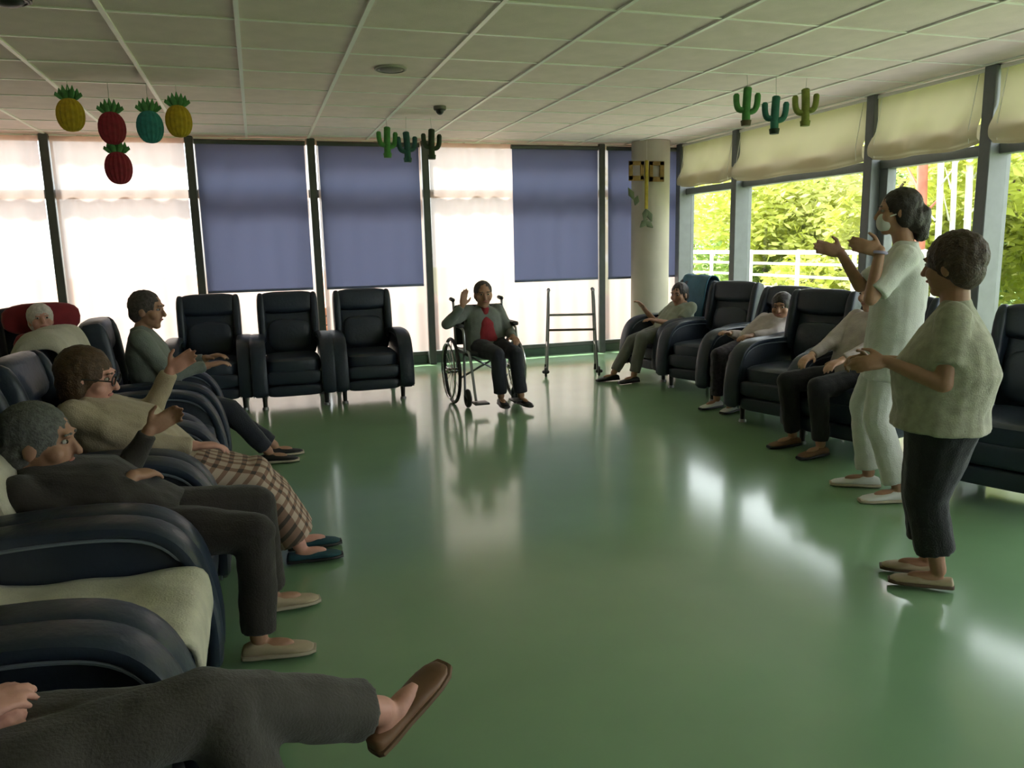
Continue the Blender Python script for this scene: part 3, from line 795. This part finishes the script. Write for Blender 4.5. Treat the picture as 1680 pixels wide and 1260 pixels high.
person('person', 'brown-haired woman with glasses, beige top and plaid skirt, arm stretched out', (LX, 3.58, 0), (1, 0), (-.46, 3.58, .50), (-.77, 3.58, .80), (-.70, 3.57, .895), (1, -.12, -.18),
       ((-.405, 3.76, .885), (-.30, 3.44, .60)), ((.10, 3.64, .085), (.09, 3.48, .085)), SKINP, .93, 1.2, hs=1.08, top=dict(m=BEIGE, hem=.12, belly=.02), bottom=dict(m=PLAID, kind='skirt', hem=.88),
       hair=dict(m=HCHEST, style='bob', vol=1.08), shoes=dict(m=TEALSH, sole=BLACKP, name='slipper', slip=True), glasses=True, knee=(.25, 0, 1), fdir=((1, .05, 0), (1, 0, 0)), handdir=((.8, -.1, .5), (.9, .2, -.1)), palm=((0, -1, 0), (0, 0, -1)), curl=(.3, .5))
person('person', 'dark-haired person in a grey-green shirt and dark trousers, seated by the back row', (LX - .06, 5.32, 0), (1, .05), (-.64, 5.32, .50), (-.72, 5.31, .93), (-.665, 5.30, 1.055), (1, -.25, -.12),
       ((-.36, 5.42, .72), (-.34, 5.20, .70)), ((.02, 5.46, .085), (-.02, 5.30, .085)), SKIND, .97, 1.12, top=dict(m=SAGE, hem=.12), bottom=dict(m=NAVYT), hair=dict(m=HSALT, vol=1.04),
       shoes=dict(m=BLACKSH, sole=PALESOLE), knee=(.2, 0, 1), fdir=((1, .1, 0), (1, -.1, 0)), elbow=((-.3, -.2, -1), (-.3, -.2, -1)))
person('person', 'white-haired person resting against a red cushion, far left', (-1.60, 6.78, 0), (.42, -.9), (-1.56, 6.70, .50), (-1.60, 6.76, .80), (-1.575, 6.66, .925), (.35, -.9, .12),
       ((-1.30, 6.50, .62), (-1.60, 6.38, .62)), ((-1.18, 6.20, .085), (-1.38, 6.10, .085)), SKINP, .92, 1.1, top=dict(m=RED, hem=.12), bottom=dict(m=NAVYT), hair=dict(m=HWHITE, vol=1.12), shoes=dict(m=BLACKSH), knee=(.1, -.25, 1))
# --- person in the wheelchair
person('person', 'person in a sage cardigan and red top, sitting in the wheelchair with raised hand', (1.89, 6.66, 0), (.02, -1), (1.90, 6.70, .545), (1.905, 6.75, .865), (1.895, 6.69, .975), (-.1, -1, -.08),
       ((2.07, 6.40, .62), (1.675, 6.57, .90)), ((2.10, 6.30, .115), (1.93, 6.34, .115)), SKIND, .92, 1.12, top=dict(m=SAGE, name='cardigan', hem=.10, panel=RED), bottom=dict(m=NAVYT, cuff=.062), hair=dict(m=HSALT, vol=1.02),
       shoes=dict(m=BLACKSH), knee=(0, -.3, 1), fdir=((.15, -1, 0), (-.05, -1, 0)), elbow=((-.5, -.2, -1), (-1, 0, -.8)), handdir=((0, -1, -.2), (.12, -.1, 1)), palm=((0, 0, -1), (.2, -1, 0)), curl=(.5, .2))
# --- right row
person('person', 'seated person in a pale green top and grey trousers, nearest the column', (4.12, 7.27, 0), (-1, -.12), (4.04, 7.20, .50), (4.22, 7.20, .755), (4.135, 7.16, .86), (-1, -.5, -.15),
       ((3.80, 7.02, .62), (3.86, 7.42, .72)), ((3.55, 7.02, .085), (3.42, 7.22, .085)), SKIND, .95, 1.1, top=dict(m=MINT, hem=.1, sleeve='short'), bottom=dict(m=GREYT), hair=dict(m=HDARK, vol=1.05), shoes=dict(m=BLACKSH), knee=(-.25, 0, 1), fdir=((-1, -.2, 0), (-1, 0, 0)))
person('person', 'seated person in a pale pink top and dark purple trousers, middle of the right row', (4.12, 5.73, 0), (-.95, -.3), (4.02, 5.68, .50), (4.28, 5.70, .735), (4.235, 5.62, .83), (-.8, -.6, -.1),
       ((3.84, 5.48, .62), (3.80, 5.74, .62)), ((3.68, 5.44, .085), (3.62, 5.62, .085)), SKIND, .92, 1.1, top=dict(m=PINKG, hem=.1), bottom=dict(m=PURPLE), hair=dict(m=HDARK, vol=1.1), shoes=dict(m=WHITESH), knee=(-.25, -.1, 1), fdir=((-1, -.4, 0), (-1, -.2, 0)))
person('person', 'seated person in black trousers mostly hidden behind the nurse', (3.86, 4.18, 0), (-.97, -.22), (3.74, 4.16, .50), (3.92, 4.20, .90), (3.87, 4.19, 1.03), (-1, -.1, -.1),
       ((3.46, 3.98, .64), (3.44, 4.24, .64)), ((3.40, 4.06, .085), (3.40, 4.34, .085)), SKIN, .95, 1.1, top=dict(m=PINKG, hem=.12), bottom=dict(m=BLACKT), hair=dict(m=HGREY), shoes=dict(m=TANSH, sole=BLACKP), knee=(-.25, 0, 1), fdir=((-1, -.15, 0), (-1, 0, 0)))
# --- the two standing women
def nx(t, J, H, ax):
    wr = J[-1][2]; d = (wr - J[-1][1]).normalized(); u = d.orthogonal().normalized(); v = d.cross(u)
    G().tube([wr - d * .012 + (u * math.cos(a) + v * math.sin(a)) * .031 for a in [2 * PI * k / 16 for k in range(16)]], .008, 8, closed=True).build('wristband', mat('lilac_band', (.42, .36, .58), .5, .05), t, t.location)
person('person', 'nurse in white uniform and face mask with a dark ponytail, reaching both arms forward', (3.20, 3.31, 0), (-.72, .69), (3.205, 3.31, .87), (3.235, 3.29, 1.345), (3.195, 3.32, 1.525), (-.80, .60, -.05),
       ((2.985, 3.20, 1.335), (3.00, 3.50, 1.325)), ((3.17, 3.17, .085), (3.22, 3.44, .085)), SKIND, 1.0, 1.0, top=dict(m=WHITE, name='tunic', hem=.22, sleeve='short', slen=.85, loose=1.12), bottom=dict(m=WHITE, loose=1.05, cuff=.068),
       hair=dict(m=HDARK, style='pony', vol=1.05), shoes=dict(m=WHITESH, sole=PALESOLE), mask=mat('white_mask', (.68, .69, .66), .8, .04), knee=(-.7, .7, 0), fdir=((-.85, .3, 0), (-.8, .5, 0)), elbow=((.1, .1, -1), (.3, .1, -1)), ls=.975,
       handdir=((-.8, .45, .25), (-.85, .3, .25)), palm=((.5, .7, 0), (-.3, -.8, -.2)), curl=(.3, .2), ext=nx)
person('person', 'short stout woman in a cream short-sleeved blouse and cropped black trousers', (2.50, 2.33, 0), (-.66, .75), (2.535, 2.33, .715), (2.535, 2.315, 1.135), (2.515, 2.33, 1.285), (-.36, .93, -.1),
       ((2.255, 2.36, .935), (2.40, 2.60, .90)), ((2.50, 2.27, .085), (2.57, 2.39, .085)), SKIND, .88, 1.36, top=dict(m=CREAM, name='blouse', hem=.05, sleeve='short', slen=.72, loose=1.16, flare=.012, belly=.02), bottom=dict(m=BLACKT, hem=.74, loose=1.25, cuff=.066),
       hair=dict(m=HBROWN, vol=1.14), shoes=dict(m=BEIGESH, sole=mat('sandal_sole', (.10, .06, .035), .7, .1), name='sandal', slip=True), knee=(-.7, .7, 0), fdir=((-.72, .60, 0), (-.75, .6, 0)), elbow=((-.2, -.5, -1), (-.2, -.5, -1)),
       handdir=((-.8, .3, -.1), (-.8, .2, -.1)), palm=((.5, .6, -.3), (-.4, -.6, -.3)), curl=(.6, .6), shw=1.05, ls=.862)

# ================================================================== WHEELCHAIR, WALKER
def torus(g, c, ax1, ax2, R, r, n=36, m=8): g.tube([V(c) + V(ax1) * R * math.cos(2 * PI * k / n) + V(ax2) * R * math.sin(2 * PI * k / n) for k in range(n)], r, m, closed=True)
wc = empty('wheelchair', (1.90, 6.72, 0), 0, 'black wheelchair with grey tubular frame in the middle of the room', 'wheelchair')
o = wc.location
def W(x, y, z): return V((1.90 + x, 6.72 + y, z))
for s in (-1, 1):
    w_ = G(); torus(w_, W(s * .29, .06, .30), (0, 1, 0), (0, 0, 1), .285, .016); wl = w_.build('wheel', BLACKP, wc, o)
    h = G(); torus(h, W(s * .325, .06, .30), (0, 1, 0), (0, 0, 1), .25, .009); h.build('hand_rim', CHROME, wl, o)
    h = G().capsule(W(s * .25, .06, .30), W(s * .33, .06, .30), .025, .025)
    for k in range(12):
        a = 2 * PI * k / 12; h.tube([W(s * .29, .06, .30), W(s * .29, .06 + .28 * math.cos(a), .30 + .28 * math.sin(a))], .003, 5)
    h.build('spokes', CHROME, wl, o)
    G().tube(catmull([W(s * .23, .26, .93), W(s * .23, .20, .92), W(s * .23, .17, .85), W(s * .23, .14, .5), W(s * .23, .10, .30)], 4), .012).build('back_tube', GREYM, wc, o)
    G().capsule(W(s * .23, .27, .93), W(s * .23, .18, .925), .018, .018).build('handle', BLACKP, wc, o)
    G().tube(catmull([W(s * .23, .14, .70), W(s * .24, -.12, .70), W(s * .24, -.20, .66), W(s * .24, -.22, .50)], 4), .011).build('arm_tube', GREYM, wc, o)
    G().box(W(s * .25 - .03, -.16, .70), W(s * .25 + .03, .10, .735)).build('arm_pad', BLACKP, wc, o, bevel=.012)
    G().tube(catmull([W(s * .23, .14, .50), W(s * .22, -.2, .50), W(s * .21, -.28, .46), W(s * .20, -.36, .18), W(s * .20, -.40, .10)], 4), .012).build('side_tube', GREYM, wc, o)
    fp = G().box(W(s * .17 - .065, -.50, .075), W(s * .17 + .065, -.36, .09)).build('footplate', BLACKP, wc, o, bevel=.005)
    c = G(); torus(c, W(s * .22, -.20, .085), (0, 1, 0), (0, 0, 1), .062, .022, 20); cs = c.build('caster', BLACKP, wc, o)
    G().tube([W(s * .22, -.20, .085), W(s * .245, -.20, .12), W(s * .235, -.17, .22), W(s * .23, -.15, .48)], .011).build('caster_fork', GREYM, cs, o)
G().box(W(-.22, -.22, .455), W(.22, .14, .495)).build('seat', BLACKP, wc, o, bevel=.012)
G().box(W(-.225, .135, .52), W(.225, .165, .88)).build('backrest', BLACKP, wc, o, bevel=.012)
for s in (-1, 1): G().tube([W(-.22 * s, -.05, .47), W(.23 * s, .06, .22)], .010).build('cross_brace', GREYM, wc, o)

wk = empty('walking_frame', (3.22, 7.88, 0), 0, 'grey aluminium walking frame standing in front of the wide white bay', 'walker'); o = wk.location
wr_ = Matrix.Rotation(math.radians(-20), 4, 'Z')
def K(x, y, z): return V((3.22, 7.88, 0)) + wr_ @ V((x, y, z))
for s in (-1, 1):
    sd = G().tube(catmull([K(s * .27, -.24, .06), K(s * .25, -.20, .5), K(s * .24, -.17, .86), K(s * .24, -.10, .91), K(s * .24, .12, .91), K(s * .245, .17, .86), K(s * .26, .20, .5), K(s * .28, .24, .03)], 5), .0125).build('side_frame', GREYM, wk, o)
    G().capsule(K(s * .24, -.02, .912), K(s * .24, .13, .912), .019, .019).build('hand_grip', mat('grey_rubber', (.12, .12, .12), .7), sd, o)
    G().tube([K(s * .262, -.21, .32), K(s * .268, .22, .32)], .010).build('side_bar', GREYM, sd, o)
    G().capsule(K(s * .28, .24, 0), K(s * .28, .24, .06), .02, .016, flat_a=True).build('rubber_tip', BLACKP, sd, o)
    c = G(); torus(c, K(s * .285, -.24, .055), wr_ @ V((0, 1, 0)), (0, 0, 1), .042, .013, 18); c.capsule(K(s * .265, -.24, .055), K(s * .305, -.24, .055), .02, .02); c.build('wheel', BLACKP, wk, o)
G().tube([K(-.25, -.20, .5), K(.25, -.20, .5)], .0125).build('cross_bar', mat('brown_bar', (.13, .10, .075), .4, .1, metal=.3), wk, o)
G().tube([K(-.245, -.19, .66), K(.245, -.19, .66)], .0125).build('cross_bar', GREYM, wk, o)

# ================================================================== CLOTHS AND CUSHIONS
def sheet(name, label, cat, pts_fn, nu, nv, th, m, group=None):
    """draped cloth with thickness: pts_fn(u, v) -> point"""
    vs = [V(pts_fn(i / nu, j / nv)) for i in range(nu + 1) for j in range(nv + 1)]
    k = nv + 1; c = sum(vs, V()) / len(vs)
    fs = [[i * k + j, (i + 1) * k + j, (i + 1) * k + j + 1, i * k + j + 1] for i in range(nu) for j in range(nv)]
    ob = G().add(vs, fs).build(name, m, None, (c.x, c.y, c.z)); ob.location = c
    md = ob.modifiers.new('thick', 'SOLIDIFY'); md.thickness = th; md.offset = 1
    return tag(ob, label, cat, group)
LINEN = cloth('beige_linen', (.60, .56, .42), var=.18, vs=9); TOWEL = cloth('beige_towel', (.50, .45, .36), var=.12)
def path(pts, t):
    L = [0]
    for a, b in zip(pts, pts[1:]): L.append(L[-1] + (V(b) - V(a)).length)
    s = t * L[-1]
    for i in range(len(pts) - 1):
        if s <= L[i + 1] + 1e-9: return V(pts[i]).lerp(V(pts[i + 1]), (s - L[i]) / max(1e-9, L[i + 1] - L[i]))
    return V(pts[-1])
padp = catmull([(-.800, .66), (-.790, .56), (-.765, .490), (-.70, .474), (-.50, .470), (-.30, .470), (-.232, .462), (-.215, .42), (-.213, .35)], 4)
padp3 = [V((x, 0, z)) for x, z in padp]
def pad(u, v):
    p = path(padp3, u); y = 2.14 + (v - .5) * .475
    return (p.x, y + .01 * math.sin(u * 7), p.z + .006 * math.sin(u * 23 + v * 9) * math.sin(v * 7) + .004)
sheet('seat_pad', 'beige cloth pad covering the seat of the empty front left recliner', 'pad', pad, 44, 20, .012, LINEN)
tp = [V((x, 0, z)) for x, z in catmull([(-.855, .78), (-.885, .88), (-.915, .97), (-.955, 1.015), (-1.04, 1.02), (-1.10, .99), (-1.14, .90), (-1.16, .78)], 4)]
def twl(u, v):
    p = path(tp, u); y = 4.42 + (v - .5) * .56
    dz = -.10 * max(0, (abs(v - .5) - .42) / .08) ** 2 * .6
    return (p.x + .008 * math.sin(v * 17), y, p.z + .012 + dz + .006 * math.sin(v * 13 + u * 9))
sheet('headrest_towel', 'beige towel draped over the headrest behind the plaid skirt woman', 'towel', twl, 30, 22, .01, TOWEL)
tp2 = [V((x, 0, z)) for x, z in catmull([(.20, .52), (.245, .75), (.275, .94), (.32, 1.035), (.40, 1.035), (.445, .95), (.43, .75)], 4)]
cA, sA = math.cos(math.atan2(-.12, 1)), math.sin(math.atan2(-.12, 1))
def tealt(u, v):
    p = path(tp2, u); y = (v - .5) * .50; x = p.x
    return (4.12 + x * .993 - y * -.0, 7.27 + x * .12 + y, p.z + .006 * math.sin(v * 12 + u * 5))
sheet('teal_towel', 'teal towel hung over the recliner back beside the column', 'towel', tealt, 26, 18, .008, cloth('teal_towel_cloth', (.03, .12, .19)))
pl = G().ell((-.80, 2.83, .62), (.045, .20, .17), (V((.95, 0, .3)).normalized(), V((0, 1, 0)), V((-.3, 0, .95)).normalized()), 18, 3).build('pillow', cloth('ivory_pillow', (.52, .48, .36)), None, (-.80, 2.83, .62)); pl.location = (-.80, 2.83, .62)
tag(pl, 'ivory pillow behind the back of the man in the dark jacket', 'pillow')
rcx = V((.9, .42, 0)).normalized(); rcy = V((.42, -.9, 0)).normalized(); rc = V((-1.62, 6.86, .93)) + rcy * .03
rcu = G().ell(rc, (.27, .06, .12), (rcx, rcy, V((0, 0, 1))), 22, 3).build('red_cushion', cloth('red_plush', (.20, .012, .018)), None, rc); rcu.location = rc
tag(rcu, 'dark red cushion behind the white-haired person\'s head', 'cushion')

# ================================================================== HANGING DECORATIONS
STR = mat('string', (.55, .53, .48), .9, .05); LEAFG = mat('paper_leaf_green', (.08, .24, .08), .8, .2); YEL = mat('paper_yellow', (.46, .30, .012), .75, .2, 30); PRED = mat('paper_red', (.26, .012, .03), .75, .2, 30); PTEAL = mat('paper_teal', (.03, .20, .21), .75, .2, 30)
def pineapple(x, z, m, label, y=6.5, hang=None):
    t = empty('paper_pineapple', (x, y, z), 0, label, 'decoration', 'paper pineapples hanging from the ceiling'); o = t.location
    # honeycomb-paper body: ribbed
    g = G(); secs = []
    n = 32
    R_ = []
    for i in range(13):
        a = -1.5 + 3.0 * i / 12; rr = .090 * math.cos(a) ** .8; zz = z - .03 + .116 * math.sin(a)
        R_.append([V((x + rr * (1 + (.06 if j % 2 else -.04)) * math.cos(2 * PI * j / n), y + rr * .55 * (1 + (.06 if j % 2 else -.04)) * math.sin(2 * PI * j / n), zz)) for j in range(n)])
    g.rings(R_).build('fruit', m, t, o, shade=False)
    for k in range(7):
        a = (k - 3) * .34; b = random.uniform(-.3, .3)
        tipp = V((x + .095 * math.sin(a), y + .04 * b, z + .085 + .095 * math.cos(a * 1.1)))
        base = V((x + .015 * (k - 3), y + .02 * (k % 2), z + .075))
        mid = base.lerp(tipp, .45) + V((.012 * math.sin(a), 0, .005))
        G().loft([(base, V((1, 0, 0)), V((0, 1, 0)), .012, .006), (mid, V((1, 0, 0)), V((0, 1, 0)), .020, .006), (tipp, V((1, 0, 0)), V((0, 1, 0)), .002, .002)], 8).build('leaf', LEAFG, t, o)
    G().tube([(x, y, z + .14), (x, y, hang or CZ)], .0022, 5).build('string', STR, t, o)
pineapple(-1.185, 2.42, YEL, 'yellow paper pineapple hanging furthest left')
pineapple(-.925, 2.335, PRED, 'dark red paper pineapple hanging in the upper row, second from left')
pineapple(-.67, 2.35, PTEAL, 'teal paper pineapple hanging from the ceiling')
pineapple(-.47, 2.395, YEL, 'yellow paper pineapple beside the teal one')
pineapple(-.91, 2.055, PRED, 'dark red paper pineapple hanging below the other red one', hang=2.19)
def cactus(x, y, z, m, label, group, flip=1, pot=None, hgt=.30, rot=0.):
    t = empty('paper_cactus', (x, y, z), 0, label, 'decoration', group); o = t.location; k = hgt / .30
    u = V((math.cos(rot), math.sin(rot), 0)); v = V((-u.y, u.x, 0)); c = V((x, y, z))
    def Q(a, b): return c + u * a * flip * k + V((0, 0, b * k))
    G().tube(catmull([Q(0, -.13), Q(0, -.02), Q(.004, .08), Q(.008, .135)], 4), [.032 * k] * 12 + [.020 * k], 12).build('stem', m, t, o)
    G().tube(catmull([Q(0, -.035), Q(-.055, -.03), Q(-.075, .02), Q(-.078, .09)], 4), [.024 * k] * 12 + [.015 * k], 10).build('arm', m, t, o)
    G().tube(catmull([Q(0, -.055), Q(.055, -.045), Q(.078, .0), Q(.084, .085)], 4), [.024 * k] * 12 + [.015 * k], 10).build('arm', m, t, o)
    G().tube([Q(.006, .13), V((c.x, c.y, CZ))], .002, 5).build('string', STR, t, o)
    G().capsule(Q(0, -.155), Q(0, -.115), .036 * k, .042 * k, 12, True, True).build('pot', pot or m, t, o)
CG = mat('paper_green', (.055, .20, .045), .75, .2, 25); CT = mat('paper_sea_green', (.02, .13, .09), .75, .2, 25); CO = mat('paper_olive', (.17, .20, .03), .75, .2, 25); CD = mat('paper_dark_green', (.018, .035, .015), .75, .2, 25); CB = mat('paper_blue_green', (.015, .075, .075), .75, .2, 25); BRN = mat('paper_brown', (.07, .055, .025), .8, .15)
g1 = 'paper cacti by the blue blind'; g2 = 'paper cacti near the garden windows'
cactus(1.255, 7.6, 2.395, CG, 'light green paper cactus, left of the three by the blue blind', g1, 1, None, .29)
cactus(1.445, 7.6, 2.355, CB, 'blue-green paper cactus, middle of the three by the blue blind', g1, -1, None, .29)
cactus(1.680, 7.6, 2.385, CD, 'nearly black paper cactus, right of the three by the blue blind', g1, 1, None, .29)
cactus(3.61, 5.3, 2.405, CG, 'green paper cactus, left of the three near the garden windows', g2, 1, BRN, .29, -.5)
cactus(3.865, 5.3, 2.35, CT, 'sea-green paper cactus, lowest of the three near the garden windows', g2, 1, CD, .29, -.5)
cactus(4.145, 5.3, 2.415, CO, 'olive-yellow paper cactus, right of the three near the garden windows', g2, -1, CO, .29, -.5)
# paper ornament on the column
t = empty('paper_ornament', (4.53, 8.66, 2.1), 0, 'brown and yellow paper ornament with green leaf pieces, hanging on the round column', 'decoration'); o = t.location
PB = mat('paper_ochre', (.16, .09, .02), .8, .2, 20); PG = mat('paper_moss', (.06, .075, .04), .8, .2, 20); PY = mat('paper_mustard', (.30, .22, .02), .8, .2, 20)
for x0, x1, z0, z1 in ((4.30, 4.35, 2.14, 2.36), (4.30, 4.50, 2.31, 2.36), (4.45, 4.50, 2.14, 2.36), (4.30, 4.50, 2.13, 2.19), (4.57, 4.62, 2.12, 2.36), (4.57, 4.77, 2.31, 2.36), (4.71, 4.77, 2.14, 2.36), (4.57, 4.77, 2.12, 2.18)):
    G().box((x0, 8.655, z0), (x1, 8.672, z1)).build('paper_strip', PB, t, o, bevel=.004)
G().box((4.515, 8.65, 1.80), (4.555, 8.675, 2.37)).build('stem', PY, t, o, bevel=.006)
for cx, cz, a, L_ in ((4.33, 1.98, -.5, .16), (4.40, 1.90, .3, .12), (4.52, 1.74, .2, .16), (4.58, 1.72, -.4, .15), (4.50, 1.63, .8, .14), (4.57, 1.62, -.9, .14)):
    d = V((math.sin(a), 0, math.cos(a))); c = V((cx, 8.66, cz))
    G().loft([(c - d * L_ / 2, d.cross(V((0, 1, 0))), V((0, 1, 0)), .008, .004), (c, d.cross(V((0, 1, 0))), V((0, 1, 0)), .042, .006), (c + d * L_ / 2, d.cross(V((0, 1, 0))), V((0, 1, 0)), .004, .003)], 10).build('paper_leaf', PG, t, o)
G().tube([(4.535, 8.66, 2.36), (4.535, 8.66, CZ)], .002, 5).build('string', STR, t, o)

# ================================================================== CEILING FITTINGS
def fitting(name, label, x, y, r, h, m, cat, m2):
    t = empty(name, (x, y, CZ), 0, label, cat); o = t.location
    G().capsule((x, y, CZ - h * .35), (x, y, CZ + .003), r, r * 1.02, 24, True, True).build('base', m, t, o)
    G().ell((x, y, CZ - h * .3), (r * .7, r * .7, h * .7), None, 18).build('dome', m2, t, o)
    g = G(); torus(g, (x, y, CZ - h * .36), (1, 0, 0), (0, 1, 0), r * .85, .006, 24, 6); g.build('ring', m2, t, o)
GRY = mat('grey_plastic', (.16, .15, .13), .6, .05); LGRY = mat('light_grey_plastic', (.36, .34, .30), .6, .05)
fitting('smoke_detector', 'small dark ceiling detector near the back windows', 1.64, 7.02, .055, .07, GRY, 'detector', BLACKP)
fitting('ceiling_vent', 'flat round grey ceiling vent in the middle of the ceiling', .98, 5.64, .11, .02, LGRY, 'vent', GRY)
fitting('ceiling_speaker', 'black round ceiling speaker at the top left corner', -1.03, 4.50, .10, .05, BLACKP, 'speaker', BLACKP)

bake_pending()
